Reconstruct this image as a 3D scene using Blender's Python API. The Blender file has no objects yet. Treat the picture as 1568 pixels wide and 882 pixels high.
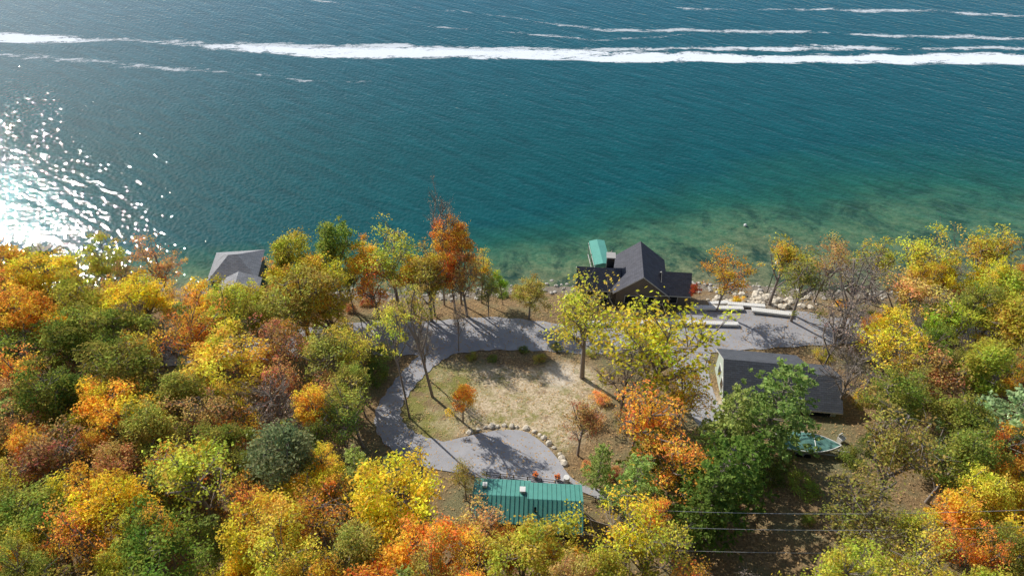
import bpy, bmesh, math, random
import numpy as np
from mathutils import Vector, Matrix
scene = bpy.context.scene
scene.view_settings.view_transform = 'Standard'
scene.view_settings.look = 'None'
scene.view_settings.exposure = 0
rad = math.radians

# ------------------------------------------------------------------ terrain function
DY = [-3000, -60, -15, 0, 3, 7, 16, 21, 31, 41, 51, 71, 171, 1500]
DZ = [-40, -8, -3, -0.05, 0.7, 1.9, 2.8, 3.6, 6, 8.5, 11, 16, 35, 80]
def shore(x):
    return 71 + 0.8*np.sin(x*.07) + 0.4*np.sin(x*.23+1)
def terr(x, y):
    return float(np.interp(shore(x)-y, DY, DZ))

# ------------------------------------------------------------------ node helpers
def newmat(name):
    m = bpy.data.materials.new(name); m.use_nodes = True
    nt = m.node_tree; nt.nodes.clear()
    return m, nt, nt.nodes, nt.links
def math_(nt, op, a, b=None, c=None, clamp=False):
    n = nt.nodes.new('ShaderNodeMath'); n.operation = op; n.use_clamp = clamp
    for i, v in enumerate((a, b, c)):
        if v is None: continue
        if isinstance(v, (int, float)): n.inputs[i].default_value = v
        else: nt.links.new(v, n.inputs[i])
    return n.outputs[0]
def ramp(nt, fac, stops, interp='LINEAR'):
    n = nt.nodes.new('ShaderNodeValToRGB'); cr = n.color_ramp; cr.interpolation = interp
    while len(cr.elements) < len(stops): cr.elements.new(0.5)
    for e, (p, c) in zip(cr.elements, stops):
        e.position = p; e.color = (c[0], c[1], c[2], 1)
    nt.links.new(fac, n.inputs[0]); return n.outputs[0]
def mixc(nt, fac, a, b, mode='MIX'):
    n = nt.nodes.new('ShaderNodeMix'); n.data_type = 'RGBA'; n.blend_type = mode
    for i, v in ((0, fac), (6, a), (7, b)):
        if isinstance(v, (int, float)): n.inputs[i].default_value = v
        elif isinstance(v, tuple): n.inputs[i].default_value = (v[0], v[1], v[2], 1)
        else: nt.links.new(v, n.inputs[i])
    return n.outputs[2]
def noise(nt, vec, scale, detail=3, rough=.5, dist=0):
    n = nt.nodes.new('ShaderNodeTexNoise')
    n.inputs['Scale'].default_value = scale; n.inputs['Detail'].default_value = detail
    n.inputs['Roughness'].default_value = rough; n.inputs['Distortion'].default_value = dist
    if vec is not None: nt.links.new(vec, n.inputs['Vector'])
    return n.outputs[0]
def pos(nt):
    return nt.nodes.new('ShaderNodeNewGeometry').outputs['Position']
def mapping(nt, vec, rot=(0,0,0), scale=(1,1,1), loc=(0,0,0), vt='POINT'):
    n = nt.nodes.new('ShaderNodeMapping'); n.vector_type = vt; nt.links.new(vec, n.inputs[0])
    n.inputs['Rotation'].default_value = rot; n.inputs['Scale'].default_value = scale
    n.inputs['Location'].default_value = loc
    return n.outputs[0]
def attr(nt, name):
    n = nt.nodes.new('ShaderNodeAttribute'); n.attribute_name = name; return n.outputs['Fac']
def finish(nt, col, rough=.8, bump=None, bdist=.05, spec=.3, metal=0):
    p = nt.nodes.new('ShaderNodeBsdfPrincipled'); o = nt.nodes.new('ShaderNodeOutputMaterial')
    if isinstance(col, tuple): p.inputs['Base Color'].default_value = (*col, 1)
    else: nt.links.new(col, p.inputs['Base Color'])
    p.inputs['Roughness'].default_value = rough
    p.inputs['Specular IOR Level'].default_value = spec
    p.inputs['Metallic'].default_value = metal
    if bump is not None:
        b = nt.nodes.new('ShaderNodeBump'); b.inputs['Distance'].default_value = bdist
        b.inputs['Strength'].default_value = 1
        nt.links.new(bump, b.inputs['Height']); nt.links.new(b.outputs[0], p.inputs['Normal'])
    nt.links.new(p.outputs[0], o.inputs[0]); return p
def simple(name, col, rough=.7, var=.25, sc=3.0, spec=.3, metal=0):
    m, nt, ns, ln = newmat(name)
    n = noise(nt, pos(nt), sc, 5, .6)
    c = mixc(nt, n, tuple(v*(1-var) for v in col), tuple(min(1, v*(1+var)) for v in col))
    finish(nt, c, rough, n, .02, spec, metal)
    return m

# ------------------------------------------------------------------ materials
def m_ground():
    m, nt, ns, ln = newmat('ground_mat'); P = pos(nt)
    n1 = noise(nt, P, .25, 4, .6); n2 = noise(nt, P, 3.5, 5, .75); n3 = noise(nt, P, 11, 3, .7)
    forest = ramp(nt, n2, [(.25, (.08, .055, .03)), (.45, (.22, .15, .08)), (.58, (.36, .24, .12)), (.75, (.54, .40, .25))])
    forest = mixc(nt, ramp(nt, n1, [(.45, (0, 0, 0)), (.65, (1, 1, 1))]), forest, ramp(nt, n3, [(.3, (.10, .10, .04)), (.7, (.34, .30, .17))]))
    dry = ramp(nt, n2, [(.28, (.24, .18, .11)), (.45, (.52, .41, .26)), (.6, (.74, .61, .43)), (.78, (.90, .79, .62))])
    grn = ramp(nt, n3, [(.3, (.11, .12, .03)), (.5, (.26, .25, .07)), (.75, (.46, .40, .17))])
    sx = nt.nodes.new('ShaderNodeSeparateXYZ'); ln.new(P, sx.inputs[0])
    gmix = math_(nt, 'ADD', math_(nt, 'MULTIPLY', math_(nt, 'ADD', sx.outputs[0], 3.5), -.16), math_(nt, 'MULTIPLY', math_(nt, 'SUBTRACT', n1, .5), 4), clamp=True)
    n4 = noise(nt, P, .55, 6, .8)
    gm2 = math_(nt, 'MULTIPLY', math_(nt, 'SUBTRACT', n4, .49), 8, clamp=True)
    gmix = math_(nt, 'MAXIMUM', gmix, math_(nt, 'MULTIPLY', gm2, .9))
    lawn = mixc(nt, gmix, dry, grn)
    n5 = noise(nt, mapping(nt, P, loc=(7, 3, 0)), .4, 5, .75)
    dirt = math_(nt, 'MULTIPLY', math_(nt, 'SUBTRACT', n5, .54), 9, clamp=True)
    lawn = mixc(nt, math_(nt, 'MULTIPLY', dirt, .75), lawn, (.27, .18, .11))
    c = mixc(nt, attr(nt, 'lawn'), forest, lawn)
    sand = ramp(nt, n2, [(.3, (.50, .41, .30)), (.7, (.84, .75, .62))])
    c = mixc(nt, attr(nt, 'sand'), c, sand)
    vor = nt.nodes.new('ShaderNodeTexVoronoi'); vor.inputs['Scale'].default_value = 3.5; ln.new(P, vor.inputs['Vector'])
    peb = mixc(nt, vor.outputs['Distance'], (.36, .32, .26), (.14, .115, .09))
    peb = mixc(nt, .5, peb, ramp(nt, n3, [(.3, (.12, .10, .075)), (.7, (.42, .36, .28))]))
    c = mixc(nt, attr(nt, 'beach'), c, peb)
    h = math_(nt, 'ADD', n2, math_(nt, 'MULTIPLY', n3, .5))
    finish(nt, c, .95, h, .2, .1)
    return m
def m_water():
    m, nt, ns, ln = newmat('water_mat'); P = pos(nt)
    sx = nt.nodes.new('ShaderNodeSeparateXYZ'); ln.new(P, sx.inputs[0]); X, Y = sx.outputs[0], sx.outputs[1]
    w = nt.nodes.new('ShaderNodeMapRange'); w.interpolation_type = 'SMOOTHSTEP'; ln.new(X, w.inputs[0])
    w.inputs[1].default_value = -30; w.inputs[2].default_value = 65; w.inputs[3].default_value = 11; w.inputs[4].default_value = 40
    nl = noise(nt, mapping(nt, P, scale=(.5, 1, 1)), .09, 5, .6)
    d = math_(nt, 'DIVIDE', math_(nt, 'SUBTRACT', Y, 70.5), w.outputs[0])
    d = math_(nt, 'ADD', d, math_(nt, 'MULTIPLY', math_(nt, 'SUBTRACT', nl, .5), .6))
    bed = noise(nt, P, .7, 7, .85)
    shal = mixc(nt, ramp(nt, bed, [(.42, (0, 0, 0)), (.58, (1, 1, 1))]), (.045, .085, .05), (.30, .29, .16))
    col = ramp(nt, d, [(0, (.17, .175, .09)), (.12, (.11, .17, .085)), (.35, (.055, .165, .085)), (.65, (.014, .108, .078)), (1, (.003, .080, .086))])
    sf = math_(nt, 'SUBTRACT', 1, math_(nt, 'MULTIPLY', d, 1.7), clamp=True)
    col = mixc(nt, math_(nt, 'MULTIPLY', sf, .6), col, shal)
    weeds = noise(nt, P, .14, 7, .75, .6)
    wf = math_(nt, 'MULTIPLY', math_(nt, 'SUBTRACT', weeds, .49), 9, clamp=True)
    wf = math_(nt, 'MULTIPLY', wf, math_(nt, 'MULTIPLY', math_(nt, 'SUBTRACT', 1, d, clamp=True), 1.4), clamp=True)
    col = mixc(nt, math_(nt, 'MULTIPLY', wf, .85), col, (.010, .048, .036))
    far_sky = nt.nodes.new('ShaderNodeMapRange'); ln.new(Y, far_sky.inputs[0]); far_sky.inputs[1].default_value = 105; far_sky.inputs[2].default_value = 200
    col = mixc(nt, far_sky.outputs[0], col, (.003, .10, .14))  # sky reflection painted in: distant water coloured bluer and lighter
    def crest(ang, el, sc, de=2, ro=.5, di=.2):
        return noise(nt, mapping(nt, P, rot=(0, 0, rad(ang)), scale=(el, 1, 1), vt='TEXTURE'), sc, de, ro, di)
    n1 = crest(-33, 5, .62, 1); n2 = crest(-22, 2.2, 1.1, 1); n3 = noise(nt, P, 1.5, 1, .4); n4 = crest(-40, 4, .16, 1)
    gust = math_(nt, 'ADD', .55, math_(nt, 'MULTIPLY', noise(nt, mapping(nt, P, scale=(.5, 1, 1)), .03, 3, .5), .9))
    h = math_(nt, 'MULTIPLY', n1, .12)
    h = math_(nt, 'ADD', h, math_(nt, 'MULTIPLY', n2, .045))
    h = math_(nt, 'ADD', h, math_(nt, 'MULTIPLY', n3, .082))
    h = math_(nt, 'MULTIPLY', h, gust)
    h = math_(nt, 'ADD', h, math_(nt, 'MULTIPLY', n4, .06))
    ripple_shade = math_(nt, 'ADD', .5, math_(nt, 'MULTIPLY', n1, .65))  # light and dark of the ripples painted into the water colour
    ripple_shade = math_(nt, 'ADD', ripple_shade, math_(nt, 'MULTIPLY', n2, .4))
    mul = nt.nodes.new('ShaderNodeVectorMath'); mul.operation = 'SCALE'; ln.new(col, mul.inputs[0]); ln.new(ripple_shade, mul.inputs['Scale'])
    p = finish(nt, mul.outputs[0], .03, h, 1.0, .5)
    p.inputs['IOR'].default_value = 1.33
    return m
def m_foam(name, seed):
    m, nt, ns, ln = newmat(name); P = pos(nt)
    uv = nt.nodes.new('ShaderNodeUVMap'); sx = nt.nodes.new('ShaderNodeSeparateXYZ'); ln.new(uv.outputs[0], sx.inputs[0])
    v = math_(nt, 'ABSOLUTE', math_(nt, 'SUBTRACT', math_(nt, 'MULTIPLY', sx.outputs[1], 2), 1))
    prof = math_(nt, 'SUBTRACT', 1, math_(nt, 'POWER', v, 1.4))
    pm = mapping(nt, P, scale=(.33, 1, 1), loc=(seed, 0, 0))
    n1 = noise(nt, pm, .42, 6, .75, 1.0); n2 = noise(nt, mapping(nt, P, scale=(.5, 1, 1)), 1.5, 6, .85)
    n0 = noise(nt, mapping(nt, P, scale=(.12, .5, 1), loc=(seed*2, 0, 0)), .5, 3, .6)
    a = math_(nt, 'ADD', math_(nt, 'MULTIPLY', prof, 1.3), math_(nt, 'MULTIPLY', math_(nt, 'SUBTRACT', n1, .5), 4.8))
    a = math_(nt, 'ADD', a, math_(nt, 'MULTIPLY', math_(nt, 'SUBTRACT', n2, .5), 3.4))
    a = math_(nt, 'ADD', a, math_(nt, 'MULTIPLY', math_(nt, 'SUBTRACT', n0, .5), 4))
    dens = attr(nt, 'dens')
    a = math_(nt, 'ADD', a, math_(nt, 'SUBTRACT', math_(nt, 'MULTIPLY', dens, 1.9), 2.15))
    a = math_(nt, 'MULTIPLY', a, 1.4, clamp=True)
    edge = math_(nt, 'MULTIPLY', math_(nt, 'SUBTRACT', 1, v), 5, clamp=True)
    a = math_(nt, 'MULTIPLY', a, edge)
    a = math_(nt, 'MULTIPLY', a, math_(nt, 'ADD', math_(nt, 'MULTIPLY', dens, .7), .22, clamp=True))
    d = nt.nodes.new('ShaderNodeBsdfDiffuse')
    ln.new(mixc(nt, n2, (.66, .74, .78), (.95, .96, .97)), d.inputs[0])
    t = nt.nodes.new('ShaderNodeBsdfTransparent'); mx = nt.nodes.new('ShaderNodeMixShader'); o = nt.nodes.new('ShaderNodeOutputMaterial')
    ln.new(a, mx.inputs[0]); ln.new(t.outputs[0], mx.inputs[1]); ln.new(d.outputs[0], mx.inputs[2]); ln.new(mx.outputs[0], o.inputs[0])
    return m
def m_leaf():
    m, nt, ns, ln = newmat('leaf_mat')
    oi = nt.nodes.new('ShaderNodeObjectInfo')
    t = attr(nt, 'tint'); hshift = attr(nt, 'hue')
    hsv = nt.nodes.new('ShaderNodeHueSaturation')
    ln.new(oi.outputs['Color'], hsv.inputs['Color'])
    ln.new(math_(nt, 'ADD', .503, math_(nt, 'MULTIPLY', math_(nt, 'SUBTRACT', hshift, .5), .10)), hsv.inputs['Hue'])
    ln.new(math_(nt, 'ADD', .5, math_(nt, 'MULTIPLY', t, 1.0)), hsv.inputs['Value'])
    d = nt.nodes.new('ShaderNodeBsdfDiffuse'); tr = nt.nodes.new('ShaderNodeBsdfTranslucent')
    ln.new(hsv.outputs[0], d.inputs[0]); ln.new(hsv.outputs[0], tr.inputs[0])
    mx = nt.nodes.new('ShaderNodeMixShader'); mx.inputs[0].default_value = .5
    ln.new(d.outputs[0], mx.inputs[1]); ln.new(tr.outputs[0], mx.inputs[2])
    o = nt.nodes.new('ShaderNodeOutputMaterial'); ln.new(mx.outputs[0], o.inputs[0])
    return m
def m_asphalt():
    m, nt, ns, ln = newmat('asphalt_mat'); P = pos(nt)
    n1 = noise(nt, P, .5, 5, .7); n2 = noise(nt, P, 7, 5, .85)
    c = mixc(nt, n1, (.20, .20, .215), (.44, .435, .45))
    c = mixc(nt, ramp(nt, n2, [(.6, (0, 0, 0)), (.7, (1, 1, 1))]), c, (.38, .28, .18))
    finish(nt, c, .85, n2, .03, .3); return m
def m_shingle(name, col):
    m, nt, ns, ln = newmat(name)
    tc = nt.nodes.new('ShaderNodeTexCoord').outputs['Object']
    b = nt.nodes.new('ShaderNodeTexBrick'); ln.new(tc, b.inputs[0])
    b.inputs['Color1'].default_value = (*[v*.75 for v in col], 1); b.inputs['Color2'].default_value = (*[v*1.3 for v in col], 1)
    b.inputs['Mortar'].default_value = (*[v*.45 for v in col], 1)
    b.inputs['Scale'].default_value = 1; b.inputs['Mortar Size'].default_value = .02
    b.inputs['Brick Width'].default_value = .5; b.inputs['Row Height'].default_value = .2
    n = noise(nt, tc, 1.2, 4, .6)
    c = mixc(nt, .35, b.outputs[0], mixc(nt, n, tuple(v*.6 for v in col), tuple(v*1.5 for v in col)))
    finish(nt, c, .8, b.outputs['Fac'], .01, .3); return m
def m_siding(name, col, pitch=.2):
    m, nt, ns, ln = newmat(name)
    tc = nt.nodes.new('ShaderNodeTexCoord').outputs['Object']
    sx = nt.nodes.new('ShaderNodeSeparateXYZ'); ln.new(tc, sx.inputs[0])
    f = math_(nt, 'FRACT', math_(nt, 'DIVIDE', sx.outputs[2], pitch))
    n = noise(nt, tc, 2, 4, .6)
    c = mixc(nt, n, tuple(v*.8 for v in col), tuple(v*1.15 for v in col))
    c = mixc(nt, math_(nt, 'GREATER_THAN', f, .88), c, tuple(v*.5 for v in col))
    finish(nt, c, .7, f, .02, .3); return m
def m_metal_roof(name, col):
    m, nt, ns, ln = newmat(name)
    tc = nt.nodes.new('ShaderNodeTexCoord').outputs['Object']
    n = noise(nt, tc, 1.5, 4, .6)
    c = mixc(nt, n, tuple(v*.8 for v in col), tuple(v*1.2 for v in col))
    finish(nt, c, .5, n, .01, .4); return m

M = dict(
    ground=m_ground(), water=m_water(), leaf=m_leaf(), asphalt=m_asphalt(),
    bark=simple('bark_mat', (.26, .22, .19), .9, .4, 6),
    roof=m_shingle('dark_shingle', (.085, .087, .105)), roof2=m_shingle('slate_shingle', (.085, .092, .107)),
    roofg=m_shingle('grey_shingle', (.30, .305, .32)),
    brown=m_siding('brown_siding', (.18, .155, .13)), green_wall=m_siding('sage_siding', (.50, .57, .48)),
    cabin_wall=m_siding('cabin_siding', (.12, .08, .05)),
    metal=m_metal_roof('green_metal', (.08, .27, .225)), canopy=simple('canopy_fabric', (.12, .38, .31), .7, .15, 1),
    white=simple('white_paint', (.75, .74, .70), .6, .1, 2), trim=simple('trim_mat', (.5, .5, .47), .6, .1, 2),
    glass=simple('window_glass', (.02, .025, .03), .08, .1, 1, .6), dark=simple('dark_metal', (.03, .03, .03), .5, .2, 3),
    wood=simple('dock_wood', (.34, .30, .25), .85, .3, 4), concrete=simple('concrete_mat', (.42, .40, .37), .9, .2, 3),
    rock=simple('rock_mat', (.56, .50, .40), .9, .35, 2.5), palerock=simple('pale_rock_mat', (.46, .43, .38), .9, .5, 2.5),
    cover=simple('boat_cover_mat', (.10, .22, .19), .7, .25, 1.5), hull=simple('hull_mat', (.40, .45, .42), .3, .1, 1, .5),
    pot=simple('flower_mat', (.6, .15, .03), .8, .3, 8), rubber=simple('rubber_mat', (.02, .02, .02), .8, .1, 3),
    fallen=simple('fallen_leaf_mat', (.50, .32, .14), .9, .6, 1.7), wire=simple('wire_mat', (.40, .40, .40), .5, .1, 1),
)

# ------------------------------------------------------------------ mesh helpers
class MB:
    def __init__(s): s.v = []; s.f = []; s.m = []
    def quad(s, pts, mi=0):
        i = len(s.v); s.v += [tuple(p) for p in pts]; s.f.append(tuple(range(i, i+len(pts)))); s.m.append(mi)
    def box(s, x0, x1, y0, y1, z0, z1, mi=0):
        i = len(s.v)
        s.v += [(x0,y0,z0),(x1,y0,z0),(x1,y1,z0),(x0,y1,z0),(x0,y0,z1),(x1,y0,z1),(x1,y1,z1),(x0,y1,z1)]
        for f in ((0,3,2,1),(4,5,6,7),(0,1,5,4),(1,2,6,5),(2,3,7,6),(3,0,4,7)):
            s.f.append(tuple(i+k for k in f)); s.m.append(mi)
    def tube(s, path, radii, sides=5, mi=0):
        path = [Vector(p) for p in path]; base = len(s.v)
        for k, p in enumerate(path):
            d = (path[min(k+1, len(path)-1)] - path[max(k-1, 0)]).normalized()
            a = d.cross(Vector((0, 0, 1)));
            if a.length < .05: a = Vector((1, 0, 0))
            a.normalize(); b = d.cross(a)
            for j in range(sides):
                t = 2*math.pi*j/sides
                s.v.append(tuple(p + (a*math.cos(t) + b*math.sin(t))*radii[k]))
        for k in range(len(path)-1):
            for j in range(sides):
                j2 = (j+1) % sides
                s.f.append((base+k*sides+j, base+k*sides+j2, base+(k+1)*sides+j2, base+(k+1)*sides+j)); s.m.append(mi)
    def obj(s, name, mats, parent=None, loc=(0,0,0), rotz=0, smooth=False):
        me = bpy.data.meshes.new(name); me.from_pydata(s.v, [], s.f); me.update()
        for m in mats: me.materials.append(m)
        me.polygons.foreach_set('material_index', s.m)
        if smooth: me.polygons.foreach_set('use_smooth', [True]*len(s.f))
        o = bpy.data.objects.new(name, me); scene.collection.objects.link(o)
        o.location = loc; o.rotation_euler = (0, 0, rotz)
        if parent: o.parent = parent
        return o
def empty(name, loc, rotz=0):
    e = bpy.data.objects.new(name, None); scene.collection.objects.link(e); e.location = loc; e.rotation_euler = (0, 0, rotz)
    e.empty_display_size = .5; return e

# ------------------------------------------------------------------ ground sheet
LAWN = [(-12.3,44.1),(-12,49),(-11,53),(-8.2,55.4),(-5,54.6),(-1,53.8),(3,53.2),(6,55),(9.5,54),(11,50),(10,46),(7.5,42),(5,39.5),(3,42),(-2.7,43.2),(-8,41.5)]  # upper edge pulled in; darker forest floor colour there stands in for shade
def inside(px, py, poly):
    c = np.zeros(px.shape, bool); n = len(poly)
    for i in range(n):
        x1, y1 = poly[i]; x2, y2 = poly[(i+1) % n]
        cond = ((y1 > py) != (y2 > py)) & (px < (x2-x1)*(py-y1)/((y2-y1) if y2 != y1 else 1e-9) + x1)
        c ^= cond
    return c
xs = np.concatenate([np.linspace(-3000, -140, 24), np.arange(-130, -60, 3), np.arange(-60, 60, .5), np.arange(60, 130, 3), np.linspace(140, 3000, 24)])
ys = np.concatenate([np.linspace(-3000, -60, 24), np.arange(-55, 18, 3), np.arange(18, 76, .5), np.arange(76, 140, 4), np.linspace(150, 4000, 14)])
GX, GY = np.meshgrid(xs, ys)
GZ = np.interp(shore(GX) - GY, DY, DZ)
nsum = np.sin(GX*.11+GY*.05)*np.sin(GY*.09-GX*.03+1)
GZ += nsum*1.2*np.clip((np.abs(GX)-60)/40, 0, 1)*np.clip((shore(GX)-GY-10)/20, 0, 1)
nx, ny = len(xs), len(ys)
V = np.stack([GX.ravel(), GY.ravel(), GZ.ravel()], 1)
idx = np.arange(nx*ny).reshape(ny, nx)
F = np.stack([idx[:-1,:-1].ravel(), idx[:-1,1:].ravel(), idx[1:,1:].ravel(), idx[1:,:-1].ravel()], 1)
def npmesh(name, V, F):
    me = bpy.data.meshes.new(name); me.vertices.add(len(V)); me.vertices.foreach_set('co', V.astype(np.float32).ravel())
    me.loops.add(F.size); me.loops.foreach_set('vertex_index', F.astype(np.int32).ravel())
    me.polygons.add(len(F)); me.polygons.foreach_set('loop_start', np.arange(0, F.size, F.shape[1], dtype=np.int32))
    me.update(calc_edges=True); return me
me = npmesh('ground', V, F)
rs = np.random.RandomState(3)
lawn = np.zeros(len(V))
for k in range(18):
    a, r = rs.rand()*6.28, rs.rand()*1.3
    lawn += inside(V[:,0]+r*math.cos(a), V[:,1]+r*math.sin(a), LAWN)
lawn /= 18
sand = np.exp(-(((V[:,0]-5.6)/1.9)**2 + ((V[:,1]-52)/2.2)**2)**2) + .9*np.exp(-(((V[:,0]-22)/2.2)**2+((V[:,1]-45.5)/3.5)**2)**2)
dd = shore(V[:,0]) - V[:,1]
beach = np.clip((2.6-dd)/1.0, 0, 1)
beach = np.maximum(beach, np.clip(1.3-(((V[:,0]-33)/9)**2+((V[:,1]-66.5)/3)**2), 0, 1))
for nm, ar in (('lawn', lawn), ('sand', np.clip(sand, 0, 1)), ('beach', beach)):
    at = me.attributes.new(nm, 'FLOAT', 'POINT'); at.data.foreach_set('value', ar.astype(np.float32))
me.materials.append(M['ground'])
me.polygons.foreach_set('use_smooth', [True]*len(F))
scene.collection.objects.link(bpy.data.objects.new('ground', me))

# ------------------------------------------------------------------ water
mb = MB(); mb.quad([(-4000,60,0),(4000,60,0),(4000,4500,0),(-4000,4500,0)])
mb.obj('water', [M['water']])

# ------------------------------------------------------------------ wakes
def catmull(pts, n=8, closed=False):
    out = []; L = len(pts); rng_ = range(L if closed else L-1)
    for i in rng_:
        g = lambda k: np.array(pts[k % L] if closed else pts[min(max(k, 0), L-1)], float)
        p0, p1, p2, p3 = g(i-1), g(i), g(i+1), g(i+2)
        for j in range(n):
            t = j/n
            out.append(.5*((2*p1)+(-p0+p2)*t+(2*p0-5*p1+4*p2-p3)*t*t+(-p0+3*p1-3*p2+p3)*t**3))
    if not closed: out.append(np.array(pts[-1], float))
    return out
def wake(pts, mat, z):   # pts: x,y,halfwidth,density
    c = catmull(pts, 10); vs = []; fs = []; uv = []; dn = []
    for i, p in enumerate(c):
        wob = .35*math.sin(p[0]*.19)+.25*math.sin(p[0]*.47+1)
        for s in (-1, 0, 1):
            vs.append((p[0], p[1]+wob+s*p[2], z)); uv.append((p[0]*.1, .5+.5*s)); dn.append(p[3])
        if i:
            b = (i-1)*3
            fs += [(b, b+3, b+4, b+1), (b+1, b+4, b+5, b+2)]
    me = bpy.data.meshes.new('boat_wake'); me.from_pydata(vs, [], fs)
    l = me.uv_layers.new(name='UVMap')
    for lp in me.loops: l.data[lp.index].uv = uv[lp.vertex_index]
    a = me.attributes.new('dens', 'FLOAT', 'POINT'); a.data.foreach_set('value', dn)
    me.materials.append(mat); scene.collection.objects.link(bpy.data.objects.new('boat_wake', me))
wake([(-175,160,3.4,1.3),(-120,159,3.2,1.35),(-106,158.5,2.8,1.3),(-97,158,1.4,.75),(-80,156.5,1.7,.85),(-66,153.6,2.2,1.0),(-42,151,3.3,1.2),(-25,150.6,3.8,1.35),(-12,150.6,3.0,1.15),(5,149.8,3.4,1.2),(17,149.1,3.3,1.15),(30,148.4,3.3,1.15),(46,148,3,1.2),(60,147.6,2.5,1.05),(75,147.3,3,1.15),(95,147.6,3.2,1.25),(114,147,3.6,1.3),(170,145,3.6,1.3)], m_foam('foam_main', 3), .02)
wake([(-80,157.4,1.5,.6),(-50,154.5,1.8,.72),(-12,153.6,2.2,.85),(17,152.6,1.7,.76),(46,152.9,1.7,.8),(70,153.3,2,1.0),(85,153,1.6,.75),(120,153,1.5,.7),(170,152,1.4,.7)], m_foam('foam_upper', 13), .035)
wake([(-150,152,2,.7),(-115,149.8,2,.7),(-84,144.2,1.9,.6),(-62,140.5,1.7,.58),(-43.5,137.1,1.4,.5),(-25,136,.8,.2)], m_foam('foam_left', 29), .03)
wake([(-90,190,1.3,.5),(-57,184.6,1.5,.6),(-30,179,1.4,.52),(-7,174.4,1.3,.45),(18,165,1.4,.55),(45,163.4,1.6,.65),(65,162.8,1.6,.7),(120,158.7,1.7,.7),(170,157,1.4,.6)], m_foam('foam_mid', 41), .03)
wake([(40,178,1,.4),(51,177.6,1.5,.62),(94,176.6,1.7,.7),(129,173.5,1.6,.72),(180,170,1.5,.7)], m_foam('foam_top', 57), .03)
wake([(-30,168,.9,.25),(-8,164,1.3,.5),(17,158.5,1.5,.6),(30,159,1.3,.5),(60,163.5,1.1,.3)], m_foam('foam_bit', 63), .04)

# ------------------------------------------------------------------ roads
def ribbon(name, pts, w, off, mat):
    c = catmull([p for p in pts], 8); vs = []; fs = []; K = 8
    for i, p in enumerate(c):
        d = c[min(i+1, len(c)-1)][:2]-c[max(i-1, 0)][:2]; d = d/np.linalg.norm(d); n = np.array([-d[1], d[0]])
        ww = p[2] if len(p) > 2 else w
        for k in range(K+1):
            e = 0 if 0 < k < K else .12*math.sin(i*1.7+k)
            q = p[:2]+n*((k/K-.5)*ww+e); vs.append((q[0], q[1], terr(q[0], q[1])+off))
        if i:
            b = (i-1)*(K+1)
            fs += [(b+k, b+k+K+1, b+k+K+2, b+k+1) for k in range(K)]
    me = bpy.data.meshes.new(name); me.from_pydata(vs, [], fs); me.materials.append(mat)
    o = bpy.data.objects.new(name, me); scene.collection.objects.link(o); return o
def patch(name, poly, off, mat):
    pl = [tuple(p) for p in catmull(poly, 5, True)]
    bm = bmesh.new(); vs = [bm.verts.new((p[0], p[1], 0)) for p in pl]; bm.faces.new(vs)
    bmesh.ops.triangulate(bm, faces=bm.faces[:])
    for _ in range(4):
        es = [e for e in bm.edges if e.calc_length() > .9]
        if not es: break
        bmesh.ops.subdivide_edges(bm, edges=es, cuts=1)
        bmesh.ops.triangulate(bm, faces=bm.faces[:])
    for v in bm.verts: v.co.z = terr(v.co.x, v.co.y)+off
    me = bpy.data.meshes.new(name); bm.to_mesh(me); bm.free(); me.materials.append(mat)
    o = bpy.data.objects.new(name, me); scene.collection.objects.link(o)
ribbon('lake_road', [(-48,55.5,5),(-34,57.2,5),(-19.7,59,6.4),(-14.2,59.3,6.6),(-8.5,59.4,6.6),(-2.8,60,6.4),(3.7,59.4,5.6),(9.4,58.6,5),(15.9,58.8,5),(22.4,59,5.4),(30,59.7,5.6),(38.5,60.4,5.2),(46,60.8,4.6),(60,61,4.2)], 5, .06, M['asphalt'])
patch('parking_area', [(21,57),(25,56.3),(33,57.6),(38.6,58.6),(40.6,61.8),(38.8,64.2),(30,64.6),(22,64.2),(19,61)], .075, M['asphalt'])
ribbon('driveway', [(-6.6,58.6,3.6),(-9.2,56.3,3),(-11.2,53.4,2.7),(-12.7,50,2.6),(-13.5,46.5,2.7),(-12.7,43.5,3),(-10.4,41,3.4),(-7,39.4,4)], 3, .07, M['asphalt'])
patch('turnaround', [(-10.4,40.4),(-7.6,41.2),(-5.4,41.9),(-2.7,42.7),(-.5,43),(1.5,42.6),(3.4,40.6),(4.6,38.5),(5.9,35.9),(8.8,34.3),(8.4,33.3),(5.9,34.6),(-.2,35.5),(-5.3,37),(-9.4,38.2)], .085, M['asphalt'])
patch('garage_apron', [(19.5,57),(19,50),(19.5,44),(21,41),(23,42),(22.6,47),(23,53),(24,57)], .05, M['asphalt'])

# ------------------------------------------------------------------ rocks
def rocks(name, items, mat, seed):
    rnd = random.Random(seed); bm = bmesh.new()
    for (x, y, r) in items:
        mtx = Matrix.Translation((x, y, terr(x, y)+r*.25)) @ Matrix.Rotation(rnd.random()*6, 4, 'Z') @ Matrix.Diagonal((r*rnd.uniform(.8,1.3), r*rnd.uniform(.7,1.1), r*rnd.uniform(.55,.85), 1))
        g = bmesh.ops.create_icosphere(bm, subdivisions=2, radius=1, matrix=mtx)
        for v in g['verts']:
            v.co += Vector((rnd.uniform(-1,1), rnd.uniform(-1,1), rnd.uniform(-1,1)))*r*.13
    me = bpy.data.meshes.new(name); bm.to_mesh(me); bm.free(); me.materials.append(mat)
    scene.collection.objects.link(bpy.data.objects.new(name, me))
rnd = random.Random(5)
arc = catmull([(-5.2,42.6),(-4.3,42.8),(-2.7,43.4),(-.6,43.6),(1.2,43.3),(2.9,42.2),(3.9,40.7),(4.7,39.2),(5.3,37.6)], 12)
items = []; last = arc[0]
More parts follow.
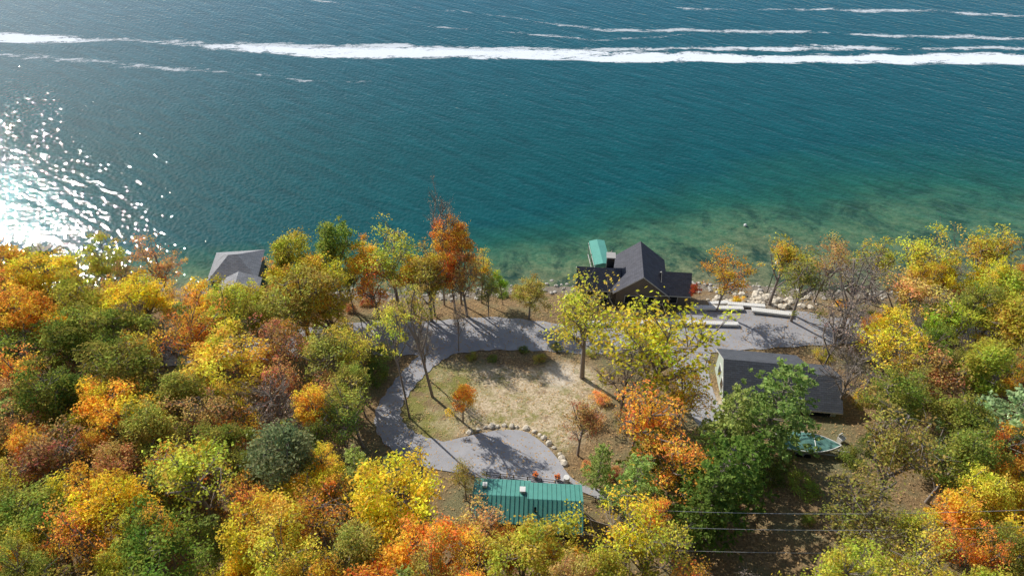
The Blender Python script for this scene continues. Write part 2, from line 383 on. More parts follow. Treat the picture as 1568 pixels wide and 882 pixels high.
for p in arc:
    if np.linalg.norm(p-last) > rnd.uniform(.6,.85): items.append((p[0]+rnd.uniform(-.1,.1), p[1]+rnd.uniform(-.1,.1), rnd.uniform(.22,.42))); last = p
rocks('boulder_edging', items, M['rock'], 1)
items = []
for i in range(750):
    x = rnd.uniform(-75, 75); items.append((x, shore(x)-rnd.uniform(-1.4, 2.8), rnd.uniform(.06,.34)))
rocks('shoreline_rocks', items, M['palerock'], 2)
items = [(rnd.gauss(33, 3.2), rnd.gauss(67, 1.1), rnd.uniform(.15,.6)) for i in range(85)]
rocks('riprap_boulders', items, M['rock'], 3)

# ------------------------------------------------------------------ fallen leaves
n = 14000; q = np.random.RandomState(8)
px = q.uniform(-22, 50, n); py = q.uniform(22, 68, n); pz = np.interp(shore(px)-py, DY, DZ)+.1
a = q.uniform(0, 6.28, n); s = q.uniform(.05, .12, n); dx = np.cos(a)*s; dy = np.sin(a)*s
c = np.stack([px, py, pz], 1); e1 = np.stack([dx, dy, q.uniform(-.02,.02,n)], 1); e2 = np.stack([-dy, dx, q.uniform(-.02,.02,n)], 1)
V = np.stack([c-e1, c-e2*.7, c+e1, c+e2*.7], 1).reshape(-1, 3)
me = npmesh('fallen_leaves', V, np.arange(4*n).reshape(-1, 4)); me.materials.append(M['fallen'])
scene.collection.objects.link(bpy.data.objects.new('fallen_leaves', me))

# ------------------------------------------------------------------ trees
def leaf_arrays(rs, centers, outs, size, elong=1.0, spread=.7, up=.45):
    n = len(centers)
    nr = outs*.7 + rs.normal(size=(n, 3))*spread + np.array([0, 0, up])
    nr /= np.linalg.norm(nr, axis=1)[:, None]
    t = rs.normal(size=(n, 3)); t -= nr*(t*nr).sum(1)[:, None]; t /= np.linalg.norm(t, axis=1)[:, None]
    b = np.cross(nr, t); s = size[:, None]
    return np.stack([centers-t*s*elong, centers-b*s*.62, centers+t*s*elong, centers+b*s*.62], 1).reshape(-1, 3)
def finalize(name, mb, LV, tint, hue):
    bv = np.array(mb.v, float).reshape(-1, 3); nb = len(bv)
    bf = np.array(mb.f, int).reshape(-1, 4); nl = len(LV)//4
    lf = np.arange(4*nl).reshape(-1, 4)+nb
    me = npmesh(name, np.concatenate([bv, LV]), np.concatenate([bf, lf]))
    me.materials.append(M['bark']); me.materials.append(M['leaf'])
    mi = np.concatenate([np.zeros(len(bf), np.int32), np.ones(nl, np.int32)]); me.polygons.foreach_set('material_index', mi)
    for nm, ar in (('tint', tint), ('hue', hue)):
        at = me.attributes.new(nm, 'FLOAT', 'FACE'); at.data.foreach_set('value', np.concatenate([np.zeros(len(bf)), ar]).astype(np.float32))
    return me
def broadleaf(name, seed, ncl, nlf, cr, lsize, H=12., R=4., zc=.6, zr=.38, trunk=True, twigs=2, lobe=.5, loose=1.25):
    rs = np.random.RandomState(seed); mb = MB()
    lean = rs.uniform(-.7, .7, 2)
    if trunk:
        mb.tube([(0,0,-.6),(lean[0]*.3,lean[1]*.3,H*.25),(lean[0],lean[1],H*.55),(lean[0]*1.3,lean[1]*1.1,H*.88)], [.24,.18,.12,.03], 7)
    lob = rs.normal(size=(11, 3)); lob /= np.linalg.norm(lob, axis=1)[:, None]; la = rs.uniform(-lobe, lobe*.8, 11)
    C, O, S, T, U = [], [], [], [], []
    hubs = []
    nh = 9 if trunk else 5
    for k in range(nh):
        a = k*2.4+rs.normal()*.3; zz = H*(zc-.18+.36*rs.rand()); rr = R*rs.uniform(.3, .6)
        p = np.array([lean[0]+math.cos(a)*rr, lean[1]+math.sin(a)*rr, zz]); z0 = max(H*.18, zz-rr*1.3-.6)
        st = np.array([lean[0]*z0/H, lean[1]*z0/H, z0])
        if trunk: mb.tube([st, (st+p)/2+rs.normal(size=3)*.18, p], [.12, .09, .06], 5)
        hubs.append(p)
    if trunk: hubs.append(np.array([lean[0]*1.2, lean[1]*1.1, H*.75]))
    for k in range(ncl):
        for _ in range(20):
            d = rs.normal(size=3); d /= np.linalg.norm(d)
            if d[2] > -.6: break
        g = 1 + sum(la[j]*max(0, float(d@lob[j]))**4 for j in range(11))
        rr = rs.uniform(.2, 1)**.5*g
        c = np.array([lean[0]+d[0]*R*.88*rr, lean[1]+d[1]*R*.88*rr, H*zc+d[2]*H*zr*rr*.94])
        if c[2] < .5: c[2] = .5
        hb = min(hubs, key=lambda h: np.sum((h-c)**2) + (4 if h[2] > c[2]+.3 else 0))
        md = (hb+c)/2+rs.normal(size=3)*.15+np.array([0,0,-.12])
        mb.tube([hb, md, c], [.05, .032, .012], 3)
        rad_ = rs.uniform(*cr)
        for _ in range(twigs):
            e = c+rs.normal(size=3)*rad_*.8; mb.tube([md if rs.rand() < .4 else c, (c+e)/2+rs.normal(size=3)*.08, e], [.025,.016,.007], 3)
        m = max(3, int(nlf*rs.uniform(.45, 1.55)*(rad_/cr[1])**1.7))
        dd = rs.normal(size=(m, 3)); dd /= np.linalg.norm(dd, axis=1)[:, None]
        dd[:, 2] = np.where(dd[:, 2] < -.3, -dd[:, 2]*.7, dd[:, 2])
        r_ = rad_*rs.uniform(.1, 1, m)**.6*loose*(1+.35*np.abs(rs.normal(size=m))*(rs.rand(m) < .25))
        P_ = c+dd*r_[:, None]*np.array([1.15, 1.15, .75])
        C.append(P_); O.append(dd); S.append(rs.uniform(.6, 1.3, m)*lsize)
        ct = rs.uniform(-.22, .22); ch = rs.uniform(-.4, .4)
        T.append(np.clip(.5+ct+rs.normal(size=m)*.22, 0, 1)); U.append(np.clip(.5+ch+rs.normal(size=m)*.2, 0, 1))
    C = np.concatenate(C); O = np.concatenate(O); S = np.concatenate(S)
    return finalize(name, mb, leaf_arrays(rs, C, O, S), np.concatenate(T), np.concatenate(U))
def pine(name, seed, H=13., R=3.6):
    rs = np.random.RandomState(seed); mb = MB(); mb.tube([(0,0,-.6),(.1,0,H*.5),(0,.1,H*.98)], [.24,.15,.03], 7)
    C, O, S, T, U = [], [], [], [], []
    z = H*.16
    while z < H*.97:
        f = 1-z/H; nb = rs.randint(4, 7); a0 = rs.rand()*6.28
        for k in range(nb):
            a = a0+k*6.28/nb+rs.normal()*.25; L = R*(f**.6)*rs.uniform(.5, 1.15)+.25
            up = .12+.45*(1-f)
            dr = np.array([math.cos(a), math.sin(a), up]); st = np.array([0, 0, z]); en = st+dr*L
            md = st+dr*L*.5+np.array([0,0,-.1])
            mb.tube([st, md, en], [.05, .03, .01], 3)
            nt_ = max(3, int(L*3.2)); ct = rs.uniform(-.2, .2)
            for j in range(nt_):
                q_ = .3+.75*(j+rs.rand())/nt_; side = np.array([-math.sin(a), math.cos(a), 0])*rs.normal()*.3*L*.4
                c = st+dr*L*q_+side; m = rs.randint(8, 14)
                dd = rs.normal(size=(m, 3)); dd[:, 2] = np.abs(dd[:, 2]); dd += dr*.7; dd /= np.linalg.norm(dd, axis=1)[:, None]
                C.append(c+dd*rs.uniform(.05, .38, m)[:, None]); O.append(dd*.2); S.append(rs.uniform(.11, .21, m))
                T.append(np.clip(.5+ct+rs.normal(size=m)*.18, 0, 1)); U.append(np.clip(.5+rs.normal(size=m)*.12, 0, 1))
        z += rs.uniform(.5, .85)
    C = np.concatenate(C); O = np.concatenate(O); S = np.concatenate(S)
    return finalize(name, mb, leaf_arrays(rs, C, O, S, 1.1, .8, .5), np.concatenate(T), np.concatenate(U))
LIB = {
 'd': [broadleaf('dense_tree_%d' % i, 10+i, 88, 125, (.4, .9), .14, lobe=.85) for i in range(7)],
 's': [broadleaf('open_tree_%d' % i, 30+i, 64, 68, (.4, .85), .13, zc=.62, zr=.36, twigs=4, lobe=.95, loose=1.4) for i in range(5)],
 'b': [broadleaf('bare_tree_%d' % i, 50+i, 70, 12, (.5, 1.0), .11, twigs=9) for i in range(3)],
 't': [broadleaf('tall_tree_%d' % i, 60+i, 36, 65, (.4, .75), .13, zc=.8, zr=.2, twigs=3) for i in range(2)],
 'p': [pine('pine_%d' % i, 70+i) for i in range(3)],
 'h': [broadleaf('shrub_%d' % i, 80+i, 34, 130, (.7, 1.3), .2, H=6., R=4., zc=.35, zr=.5, trunk=False) for i in range(2)],
}
PAL = dict(D=(.22,.29,.06), G=(.37,.41,.075), OL=(.54,.48,.11), YG=(.74,.67,.10), LG=(.74,.82,.10), Y=(1.0,.78,.08), YO=(.97,.66,.09),
           O=(.95,.49,.09), OB=(.80,.50,.18), R=(.68,.36,.15), RED=(.72,.16,.07), P=(.42,.50,.15), PB=(.42,.50,.25), B=(.55,.42,.31), BG=(.33,.41,.19))
def plant(x, y, R, H, col, kind, rnd):
    nm = {'p': 'pine_tree', 'b': 'bare_tree', 'h': 'shrub', 't': 'young_oak_tree'}.get(kind)
    if nm is None: nm = 'maple_tree' if col in ('Y','YO','O','R','RED','OB') else 'oak_tree'
    me = rnd.choice(LIB[kind]); o = bpy.data.objects.new(nm, me); scene.collection.objects.link(o)
    bh = {'p': 13., 'h': 6.}.get(kind, 12.); br = {'p': 3.6}.get(kind, 4.)
    o.location = (x, y, terr(x, y)); o.rotation_euler = (rnd.gauss(0, .04), rnd.gauss(0, .04), rnd.random()*6.283)
    o.scale = (R/br*rnd.uniform(.88,1.22), R/br*rnd.uniform(.88,1.22), H/bh)
    c = PAL[col]; v = rnd.uniform(.8, 1.2)
    o.color = (min(1, c[0]*v*rnd.uniform(.9,1.1)), min(1, c[1]*v*rnd.uniform(.92,1.08)), c[2]*v, 1)
TREES = """-641 679 26 11 O d;-573 624 36 12 YO d;-512 580 34 11 YG d;-515 658 29 10 YG d;-453 660 32 11 OB s;-434 580 31 11 Y d;-366 585 29 9 YO d;-281 658 37 13 YG d;-229 671 31 15 G d;-233 625 36 12 YO d
-187 665 29 11 YO d;-148 651 46 14 YG s;-104 625 39 12 OL s;-68 668 22 17 O d;-91 666 21 19 B b;-58 634 31 11 OB s;-41 670 21 9 YO s;-12 663 14 6 LG d;-172 632 27 9 O s;22 627 24 7 OL d
-247 570 41 12 OL d;-320 554 37 12 YG d;-352 520 36 12 O s;-215 580 27 10 YO d;-547 552 37 12 YO d;-500 462 33 11 O s;-484 500 31 11 G d;-454 523 32 11 G d;-383 457 39 12 G d;-288 457 39 12 YG d
-252 491 31 11 R s;-224 442 26 10 R s;-206 476 34 11 OL s;-180 495 28 10 YG s;-424 432 29 11 D d;-440 403 33 11 G d;-325 418 32 11 OL d;-374 390 31 11 YO d;-316 362 31 11 OL d;-280 388 28 10 OB s
-198 344 39 12 BG d;-151 407 31 11 OL s;-160 386 24 10 D s;-387 337 31 11 R s;-340 339 28 10 OB d;-251 299 39 12 YG s;-314 281 28 10 Y d;-372 275 28 10 G d;-424 344 23 9 O d;-330 253 24 10 O s
-364 239 19 9 YG d;-253 238 28 10 G d;-186 250 29 11 YO d;-154 275 28 10 O s;-159 236 24 10 YG d;-100 291 34 11 Y d;-117 242 24 10 OL d;-100 228 28 10 O d;-64 241 24 10 O d;-107 350 15 5 PB p
-42 336 14 6 OL s;-30 266 25 9 OB s;8 232 31 9 YG d;-2 258 16 7 O d;85 254 34 11 Y s;101 232 28 10 YG s;64 234 24 9 YG d;81 518 50 15 YG s;147 466 55 15 Y s;127 382 38 12 O s
65 392 22 9 R s;78 347 17 7 P p;141 332 33 10 O s;238 392 40 13 P p;168 313 36 12 D p;155 295 26 10 D p;102 320 22 9 P p;-52 443 15 7 O d;267 643 30 10 YO s;235 660 9 4 RED d
342 660 33 12 YO s;358 623 30 11 OL s;407 673 33 11 OB s;407 590 44 13 B b;520 673 36 13 YG s;544 635 22 9 Y d;606 668 42 14 YG s;591 599 31 11 YG d;536 574 30 11 G d;465 576 38 12 OB s
481 540 29 10 LG d;363 529 33 12 B b;392 488 41 12 YO s;430 464 33 11 OB s;365 406 34 11 G d;350 460 25 10 B b;537 530 36 12 YG d;467 440 35 12 YG d;407 387 30 11 G d;448 381 36 12 PB p
323 322 41 12 OL s;276 273 33 10 OL s;378 332 33 11 G d;431 344 23 9 O d;381 288 26 10 YG d;333 268 25 10 YO d;290 226 24 9 YG s;366 243 19 9 G d"""
rnd = random.Random(11); placed = []
for s in TREES.replace('\n', ';').split(';'):
    a = s.split(); x, y, R, H = float(a[0])/10, float(a[1])/10, float(a[2])/10, float(a[3])
    plant(x, y, R*1.08, H, a[4], a[5], rnd); placed.append((x, y, R))
for x, y, R, H, c, k in [(-11,45.2,2.8,16,'YG','t'),(-8.9,48.7,3,16.5,'OL','t'),(-9.9,52,1.6,11,'B','b'),(11.5,45,2.6,13,'B','b'),(7,61.8,1.6,6,'YG','s'),(12,40,2.5,8,'R','s'),(17,43,2.8,9,'YO','s'),(19.6,38,3.0,11,'P','p'),(20.5,34,3,9,'D','p'),(12.5,35,2.5,8,'G','p'),(-7.4,64.4,2.4,13,'O','d'),(-12.8,64.2,2.6,11,'YO','d'),(15,49.8,3.2,13,'Y','s'),(-6.5,56.6,1.2,9,'B','b'),(-3,62.9,2,8,'OL','s'),(-10,63.6,2.4,11,'YG','d')]:
    plant(x, y, R, H, c, k, rnd); placed.append((x, y, R))
def open_zone(x, y):
    if -15.6 < x < 22 and y > 34: return True
    if -10.5 < x < 9.5 and y > 26: return True
    if 12 < x < 47 and 55.5 < y: return True
    if 21 < x < 38.5 and y > 34: return True
    if 12 < x < 30 and 22 < y: return True
    if -23 < x < 47 and 54.5 < y < 62.5: return True
    if -44 < x < -31 and y > 60: return True
    if y > 67.3: return True
    return False
WL = ['G','G','D','OL','YG','YG','YO','YO','O','O','Y','Y','OB','YG','OL']
tries = 0; cnt = 0
while tries < 11000:
    tries += 1
    x = rnd.uniform(-95, 95); y = rnd.uniform(12, 67.5)
    if open_zone(x, y) or abs(x) > 45+y*.75: continue
    R = rnd.choice([rnd.uniform(1.3, 2.2), rnd.uniform(2, 3.8)])
    if any((x-a)**2+(y-b)**2 < (.58*(R+r))**2 for a, b, r in placed): continue
    H = 5.2+1.6*R+rnd.uniform(-1.8, 2.2)
    k = rnd.choices(['d','s','b','p'], [6, 6, 1.0, .6])[0]; c = rnd.choice(WL)
    if k == 'p': c = 'P'
    if k == 'b': c = 'B'
    plant(x, y, R*1.05, H, c, k, rnd); placed.append((x, y, R)); cnt += 1
for i in range(90):
    x = rnd.uniform(-22, 50); y = rnd.choice([rnd.uniform(62, 67.5), rnd.uniform(24, 34), rnd.uniform(38, 56)])
    if (-15.5 < x < 20 and y > 35) or (-20 < x < 41 and 55.5 < y < 65.5) or (8 < x < 25 and y > 64) or (-5 < x < 8 and y > 27.5) or (22 < x < 36.5 and 38 < y < 55): continue
    plant(x, y, rnd.uniform(.6, 1.5), rnd.uniform(.8, 2), rnd.choice(['G','OL','YG','D','R','OB','YO']), 'h', rnd)
for x, y, R, H, c in [(26,38,1.4,1.5,'D'),(33,38.5,1.3,1.6,'G'),(36,40,1.5,2,'D'),(-16,52,1.5,2.4,'D'),(-15.5,55.2,1.6,2.4,'G'),(5.5,57,.7,.9,'G'),(1.5,56.6,.6,.7,'D'),(9.5,56.3,.7,1,'OL'),(9.8,36.5,.9,1.2,'R'),(7.2,37.3,.6,.8,'OB'),(8.5,44,1.2,1.6,'R'),(9.8,47.5,1.1,1.4,'OB'),(24,36,1.5,1.5,'D'),(27,34.5,1.4,1.3,'G'),(-5,55.4,.7,.7,'OL'),(-2.4,55,.6,.6,'D'),(3.4,55,.8,.8,'OL'),(-1.2,68.6,.8,1,'G'),(3.5,68.8,.7,.9,'OL')]:
    plant(x, y, R, H, c, 'h', rnd)

# ------------------------------------------------------------------ building helpers
def gable(mb_w, mb_r, x0, x1, y0, y1, ze, zr, axis, oh=.45, base=-1.5, wi=0, th=.18):
    if axis == 'x':
        T = lambda a, b, z: (a, b, z); a0, a1, b0, b1 = x0, x1, y0, y1
    else:
        T = lambda a, b, z: (b, a, z); a0, a1, b0, b1 = y0, y1, x0, x1
    bm_ = (b0+b1)/2; sl = (zr-ze)/((b1-b0)/2)
    for b in (b0, b1): mb_w.quad([T(a0,b,base),T(a1,b,base),T(a1,b,ze),T(a0,b,ze)], wi)
    for a in (a0, a1): mb_w.quad([T(a,b0,base),T(a,b1,base),T(a,b1,ze),T(a,bm_,zr),T(a,b0,ze)], wi)
    A0, A1 = a0-oh, a1+oh
    for sgn, b in ((-1, b0), (1, b1)):
        be = b+sgn*oh; zeo = ze-sl*oh
        top = [T(A0,bm_,zr+th),T(A1,bm_,zr+th),T(A1,be,zeo+th),T(A0,be,zeo+th)]
        bot = [T(A0,bm_,zr+.01),T(A1,bm_,zr+.01),T(A1,be,zeo+.01),T(A0,be,zeo+.01)]
        mb_r.quad(top, 0); mb_r.quad(bot, 1)
        mb_r.quad([top[3],top[2],bot[2],bot[3]], 1); mb_r.quad([top[0],top[3],bot[3],bot[0]], 1); mb_r.quad([top[1],top[2],bot[2],bot[1]], 1)
def windows(mb, specs):
    for face, sgn, pl, u0, u1, z0, z1 in specs:
        for k, (g, e, mi) in enumerate(((.09, .05, 1), (0, .08, 0))):
            p = pl+sgn*e
            if face == 'y': mb.box(u0-g, u1+g, min(pl-sgn*.03, p), max(pl-sgn*.03, p), z0-g, z1+g, mi)
            else: mb.box(min(pl-sgn*.03, p), max(pl-sgn*.03, p), u0-g, u1+g, z0-g, z1+g, mi)

# boathouse (dark shingle, cross gables)
H1 = empty('boathouse', (16.8, 66.0, 1.15), rad(-5))
w = MB(); r = MB()
gable(w, r, -3.1, 3.1, -.2, 6.2, 3.1, 5.7, 'y', .5)
gable(w, r, -8.0, -3.1, .5, 4.2, 2.7, 4.35, 'x', .45)
gable(w, r, 3.1, 6.1, .2, 4.0, 2.8, 4.5, 'x', .45)
w.obj('walls', [M['brown']], H1); r.obj('roof', [M['roof'], M['trim']], H1)
g = MB(); windows(g, [('y',-1,-.2,-1.9,-.5,.9,2.1),('y',-1,-.2,.6,2,.9,2.1),('y',-1,.2,3.9,4.9,1,2.1),('y',-1,.5,-6.8,-5.6,.9,2),('y',-1,.5,-4.9,-3.9,0,2),('y',1,6.2,-2,2,.4,2.4),('x',1,6.1,1,2.6,.9,2)])
g.obj('windows', [M['glass'], M['trim']], H1)
ch = MB(); ch.box(-4.5,-3.5,3.3,4.3,1,5.4,0); ch.box(-4.6,-3.4,3.2,4.4,5.4,5.55,1); ch.obj('chimney', [M['dark'], M['concrete']], H1)
dk = MB(); dk.box(-4,4,6.25,8.6,-.5,-.3,0)
for x in (-3.8, 0, 3.8):
    dk.box(x-.1,x+.1,8.3,8.5,-3,.6,0)
dk.box(-4,4,8.35,8.42,.5,.6,1); dk.obj('deck', [M['wood'], M['white']], H1)
# boat lift with boxy fabric canopy
L = empty('boat_lift', (12.5, 75.6, 0), rad(4))
c = MB()
c.quad([(-1.1,-2.7,2.75),(0,-2.7,3.0),(0,2.7,3.0),(-1.1,2.7,2.75)]); c.quad([(0,-2.7,3.0),(1.1,-2.7,2.75),(1.1,2.7,2.75),(0,2.7,3.0)])
for s in (-1, 1):
    c.quad([(s*1.1,-2.7,2.75),(s*1.1,2.7,2.75),(s*1.12,2.7,2.25),(s*1.12,-2.7,2.25)])
    c.quad([(-1.1,s*2.7,2.75),(0,s*2.7,3.0),(1.1,s*2.7,2.75),(1.12,s*2.7,2.25),(-1.12,s*2.7,2.25)])
c.obj('canopy', [M['canopy']], L)
fr = MB()
for x in (-1.15, 1.15):
    for y in (-2.4, 0, 2.4): fr.tube([(x,y,-2),(x,y,2.5)], [.05,.05], 6)
    fr.tube([(x,-2.9,2.22),(x,2.9,2.22)], [.04,.04], 5); fr.tube([(x,-2.4,.5),(x,2.4,.5)], [.06,.06], 5)
fr.obj('frame', [M['trim']], L, smooth=False)
D_ = empty('boat_dock', (14.4, 74.8, 0), rad(4))
d = MB()
for k in range(14): d.box(-.6,.6,-3.4+k*.5,-3.4+k*.5+.46,.5,.56,0)
d.box(-.62,-.56,-3.4,3.6,.36,.49,1); d.box(.56,.62,-3.4,3.6,.36,.49,1)
for x in (-.5,.5):
    for y in (-3,0,3.3): d.tube([(x,y,-2),(x,y,1.1)],[.05,.05],6,1)
d.box(-.5,.2,-2.6,-1.7,.57,1.1,1); d.box(0,.5,.2,.8,.57,.95,1)
d.obj('planks', [M['wood'], M['white']], D_)

# garage house on the right
H2 = empty('garage_house', (29.0, 49.3, 3.8), rad(-7))
w = MB(); r = MB()
gable(w, r, -5.6, 2.6, -3.2, 3.4, 2.5, 4.5, 'x', .4)
gable(w, r, 2.6, 6.0, -3.6, 2.4, 2.35, 4.1, 'x', .4)
w.obj('walls', [M['green_wall']], H2); r.obj('roof', [M['roof2'], M['trim']], H2)
g = MB(); windows(g, [('x',-1,-5.6,-1.2,-.2,.9,2),('x',-1,-5.6,.8,1.8,.9,2),('y',-1,-3.2,-4,-2.8,.8,1.9),('y',-1,-3.2,-.8,.4,.8,1.9),('y',-1,-3.6,3.4,5.4,-.1,1.9),('y',1,3.4,-3,-.4,-.6,1.8)])
g.obj('windows', [M['glass'], M['white']], H2)

# green-roofed cabin: two stepped roof sections
H3 = empty('cabin', (1.3, 31.1, 8.2), rad(-3))
w = MB(); r = MB()
gable(w, r, .35, 4.4, -2.0, 2.0, 2.55, 3.6, 'x', .35, -1)
gable(w, r, -4.5, -.05, -1.0, 2.7, 1.75, 2.5, 'x', .3, -1)
w.obj('walls', [M['cabin_wall']], H3); r.obj('roof', [M['metal'], M['dark']], H3)
s_ = MB()
def seams(x0, x1, yr, ye, zr, ze):
    x = x0
    while x <= x1:
        s_.quad([(x-.025,yr,zr+.235),(x+.025,yr,zr+.235),(x+.025,ye,ze+.235),(x-.025,ye,ze+.235)])
        for q_ in (-.025,.025): s_.quad([(x+q_,yr,zr+.235),(x+q_,ye,ze+.235),(x+q_,ye,ze+.17),(x+q_,yr,zr+.17)])
        x += .4
for sg in (-1, 1):
    seams(.05, 4.7, 0, sg*2.33, 3.6, 3.6-2.33*.525); seams(-4.75, -.1, .85, .85+sg*2.13, 2.5, 2.5-2.13*.405)
s_.obj('roof_seams', [M['metal']], H3)
v = MB(); v.box(-.65,-.25,1.2,1.6,2.1,2.9,0); v.box(-.7,-.2,1.15,1.65,2.9,2.98,0); v.box(-4.0,-3.6,1.7,2.1,2.0,2.7,0); v.tube([(.7,-.9,2.6),(.7,-.9,3.9)],[.1,.1],8,1)
v.obj('roof_vents', [M['white'], M['dark']], H3)
g = MB(); windows(g, [('y',-1,-2,1,2,.9,1.8),('y',-1,-2,2.9,3.9,.9,1.8),('y',1,2.0,2,3,0,1.9),('x',1,4.4,-.6,.5,.9,1.8)]); g.obj('windows', [M['glass'], M['trim']], H3)

# left boathouse (grey)
H4 = empty('lake_boathouse', (-38.6, 73.2, 0), rad(6))
w = MB(); r = MB(); w.box(-3,3,-2.8,2.8,-2,2.5,0)
E = 3.4; ap0, ap1 = (-.6,0,4.3), (.6,0,4.3); cs = [(-E,-3.2,2.35),(E,-3.2,2.35),(E,3.2,2.35),(-E,3.2,2.35)]
r.quad([cs[0],cs[1],ap1,ap0],0); r.quad([cs[1],cs[2],ap1],0); r.quad([cs[2],cs[3],ap0,ap1],0); r.quad([cs[3],cs[0],ap0],0); r.quad(cs[::-1],1)
gable(w, r, -1.2, 3.6, -7, -3.3, 2.3, 3.5, 'y', .35)
w.obj('walls', [M['brown']], H4); r.obj('roof', [M['roofg'], M['trim']], H4)

def railing(name, p0, p1, mat, h=1.0):
    R_ = MB(); n_ = int(math.dist(p0, p1)/1.2)
    P = [(p0[0]+(p1[0]-p0[0])*k/n_, p0[1]+(p1[1]-p0[1])*k/n_) for k in range(n_+1)]
    for (x, y) in P: R_.tube([(x,y,terr(x,y)-.2),(x,y,terr(x,y)+h)], [.05,.05], 5)
    for hh in (.35, .65, h): R_.tube([(x,y,terr(x,y)+hh) for x, y in P], [.03]*len(P), 4)
    R_.obj(name, [mat])
railing('fence', (-2.4,36.3), (5.3,34.9), M['dark'])
railing('fence', (3.2,34.2), (7.6,33.2), M['dark'])
def pot(name, x, y, m1, m2, r_=.28):
    b = MB(); z = terr(x, y)+.08; b.tube([(x,y,z),(x,y,z+.1),(x,y,z+.5)], [r_*.7,r_*.75,r_], 10, 0)
    rr = random.Random(int(x*10));
    for i in range(60):
        a_ = rr.random()*6.28; q_ = rr.random()*r_*1.1; zz = z+.5+rr.random()*.25; cx, cy = x+math.cos(a_)*q_, y+math.sin(a_)*q_; s1 = .07
        b.quad([(cx-s1,cy,zz),(cx,cy-s1,zz+.03),(cx+s1,cy,zz),(cx,cy+s1,zz-.03)], 1)
    b.obj(name, [m1, m2])
pot('flower_pot', 2.2, 36.2, M['trim'], M['pot']); pot('flower_pot', 4.3, 35.9, M['trim'], M['pot'])
b = MB(); x, y = 5.1, 35.6; z = terr(x, y)+.05; b.tube([(x,y,z),(x,y,z+.45),(x,y,z+.9),(x,y,z+.9)], [.28,.33,.28,.0], 12); b.obj('rain_barrel', [M['white']])

# ------------------------------------------------------------------ dock sections stored beside road
def dock_sec(x0, y0, x1, y1, wdt=.9, h=.5):
    L_ = math.dist((x0,y0),(x1,y1)); e = empty('dock_section', ((x0+x1)/2,(y0+y1)/2,terr((x0+x1)/2,(y0+y1)/2)), math.atan2(y1-y0,x1-x0))
    b = MB(); k = -L_/2
    while k < L_/2-.1: b.box(k, min(k+.24, L_/2), -wdt/2, wdt/2, h, h+.05, 0); k += .26
    for s in (-1, 1): b.box(-L_/2, L_/2, s*(wdt/2+.01)-.04, s*(wdt/2+.01)+.04, h-.2, h-.01, 0)
    k = -L_/2+.3
    while k < L_/2:
        b.box(k-.05,k+.05,-wdt*.45,wdt*.45,-.1,h-.21,1); k += 2.4
    b.obj('frame', [M['white'], M['wood']], e)
dock_sec(9.6,61.5,19,61.75,.55); dock_sec(19.2,61.75,28.7,61.3,.6)
dock_sec(23.6,64.7,30.2,64.5,.6); dock_sec(28.4,65.5,33.2,65.0,.55); dock_sec(31.2,64.2,36.2,63.3,.7)
dock_sec(26,65.7,28.6,65.9,.5)

# ------------------------------------------------------------------ covered boat on trailer
B = empty('covered_boat', (29.4, 40.0, terr(29.4, 40.0)), rad(-9))
secs = []; Lb = 6.0
for i in range(13):
    t = i/12; xx = -Lb/2+Lb*t; wd = 1.15*(1-max(0, (t-.45)/.55)**2.2)*(.88+.12*min(1, t*4)); wd = max(wd, .03)
    kz = .45+.35*max(0, (t-.6)/.4)**2; gz = 1.15+.2*t**2; cz = 1.22+.28*math.exp(-((t-.45)/.2)**2)
    secs.append([(xx,0,kz),(xx,wd*.8,kz+.25),(xx,wd,gz),(xx,wd*.6,(gz+cz)/2+.05),(xx,0,cz),(xx,-wd*.6,(gz+cz)/2+.05),(xx,-wd,gz),(xx,-wd*.8,kz+.25)])
b = MB()
for i in range(12):
    for k in range(8):
        k2 = (k+1) % 8; b.quad([secs[i][k],secs[i+1][k],secs[i+1][k2],secs[i][k2]], 1 if k in (2,3,4,5) else 0)
b.quad(secs[0], 0)
for k in (2, 6): b.tube([secs[i][k] for i in range(13)], [.05]*13, 5, 2)
b.tube([tuple(Vector(secs[7][k])+Vector((0,0,.03))) for k in (2,3,4,5,6)], [.04]*5, 4, 2)
b.obj('hull', [M['hull'], M['cover'], M['white']], B)
t_ = MB()
for s in (-1, 1):
    t_.box(-3,3,s*.6-.05,s*.6+.05,.35,.45,0)
    for xx in (-.9,-.1):
        t_.tube([(xx,s*1.15-.1,.32),(xx,s*1.15+.1,.32)], [.32,.32], 12, 1)
        t_.tube([(xx,s*1.15-.1,.32),(xx,s*1.15-.101,.32)], [.32,.0], 12, 1); t_.tube([(xx,s*1.15+.1,.32),(xx,s*1.15+.101,.32)], [.32,.0], 12, 1)
t_.box(2.9,4.6,-.05,.05,.35,.45,0); t_.box(-1.2,.2,-1.1,1.1,.3,.34,0)
t_.box(-3.3,-3.05,-.2,.2,.6,1.4,1); t_.obj('trailer', [M['trim'], M['rubber']], B)
c = MB(); c.box(-.25,.25,-.25,.25,.35,.45); c.box(-.25,.25,.255,.32,.35,.95); c.box(-.31,-.26,-.25,.25,0,.65); c.box(.26,.31,-.25,.25,0,.65)
c.obj('garden_chair', [M['white']], None, (33.4, 41.2, terr(33.4, 41.2)), .5)

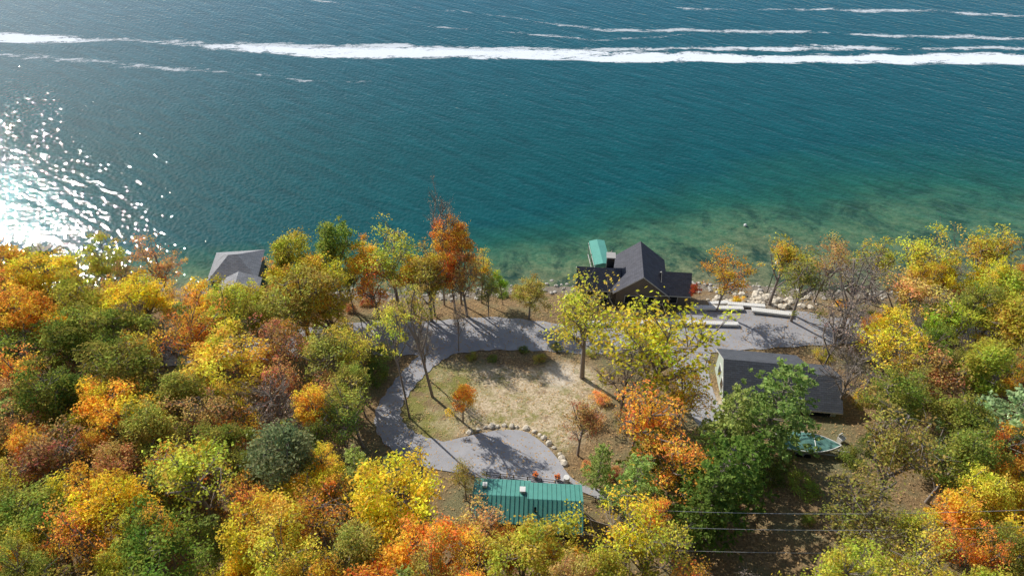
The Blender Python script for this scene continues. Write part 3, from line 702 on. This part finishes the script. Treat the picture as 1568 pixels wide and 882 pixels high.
# ------------------------------------------------------------------ street lamp, utility pole, wires, dock, buoy
def lamp(x, y, h=5.5):
    b = MB(); b.tube([(0,0,-.3),(0,0,.4),(0,0,.41),(0,0,h)], [.12,.12,.06,.045], 8, 0)
    b.tube([(0,0,h),(0,0,h+.06),(0,0,h+.2),(0,0,h+.38),(0,0,h+.42)], [.1,.2,.24,.14,.0], 10, 1)
    b.obj('street_lamp', [M['dark'], M['white']], None, (x, y, terr(x, y)))
lamp(34.9, 69.0)
def upole(x, y, h, yaw=0):
    b = MB(); b.tube([(0,0,-1),(0,0,h)], [.16,.11], 8, 0); b.box(-.06,.06,-1.1,1.1,h-.55,h-.42,0)
    for q_ in (-1,-.4,.4,1): b.tube([(0,q_,h-.42),(0,q_,h-.22)], [.05,.03], 6, 1)
    b.obj('utility_pole', [M['bark'], M['trim']], None, (x, y, terr(x, y)), yaw)
upole(38.1, 25.6, 9); upole(9.2, 26.2, 7.6)
def wire(p, q_):
    b = MB(); n_ = 14; L_ = []
    for k in range(n_+1):
        t = k/n_; L_.append((p[0]+(q_[0]-p[0])*t, p[1]+(q_[1]-p[1])*t, p[2]+(q_[2]-p[2])*t-1.2*4*t*(1-t)*.5))
    b.tube(L_, [.019]*(n_+1), 4); b.obj('power_line', [M['wire']])
zA = terr(38.1,25.6)+8.8; zB = terr(9.2,26.2)+7.4
wire((38.1,26.6,zA-.5),(9.2,27.2,zB)); wire((38.1,25.6,zA-1.1),(9.2,26.2,zB-.6)); wire((38.1,24.6,zA-2.6),(9.2,25.2,zB-2.2)); wire((38.1,24.6,zA),(70,22,zA+3)); wire((38.1,26.6,zA),(70,24,zA+3))
d = MB()
for k in range(16): d.box(-.8,.8,-3.6+k*.5,-3.6+k*.5+.46,.5,.57,0)
for x in (-.7,.7):
    for y in (-3,0,3.6): d.tube([(x,y,-2),(x,y,1.3)],[.07,.07],6,0)
d.box(.81,1.6,3.4,5,.5,.57,0)
d.obj('small_dock', [M['wood']], None, (-72, 76, 0), rad(-25))
bb = MB(); bb.tube([(0,0,-.2),(0,0,0),(0,0,.2),(0,0,.35),(0,0,.4)],[.05,.22,.25,.15,.0],10); bb.obj('buoy', [M['white']], None, (36.3,85.5,0))

# ------------------------------------------------------------------ light and sky
EL, AZ = 34, 42.5
sd = Vector((-math.sin(rad(AZ))*math.cos(rad(EL)), math.cos(rad(AZ))*math.cos(rad(EL)), math.sin(rad(EL))))
ld = bpy.data.lights.new('sun', 'SUN'); ld.energy = 5.0; ld.angle = rad(.5); ld.color = (1, .95, .87)
lo = bpy.data.objects.new('sun', ld); scene.collection.objects.link(lo); lo.rotation_euler = sd.to_track_quat('Z', 'Y').to_euler()
wd = bpy.data.worlds.new('World'); scene.world = wd; wd.use_nodes = True; nt = wd.node_tree
bg = nt.nodes['Background']; sk = nt.nodes.new('ShaderNodeTexSky'); sk.sky_type = 'NISHITA'; sk.sun_disc = False
sk.sun_elevation = rad(EL); sk.sun_rotation = rad(-AZ); sk.altitude = 200
nt.links.new(sk.outputs[0], bg.inputs[0]); bg.inputs[1].default_value = .125

cam = bpy.data.cameras.new('camera'); co = bpy.data.objects.new('camera', cam); scene.collection.objects.link(co)
cam.lens = 24; cam.sensor_width = 36; cam.clip_end = 9000; co.location = (0, 0, 64); co.rotation_euler = (rad(48), 0, 0)
scene.camera = co
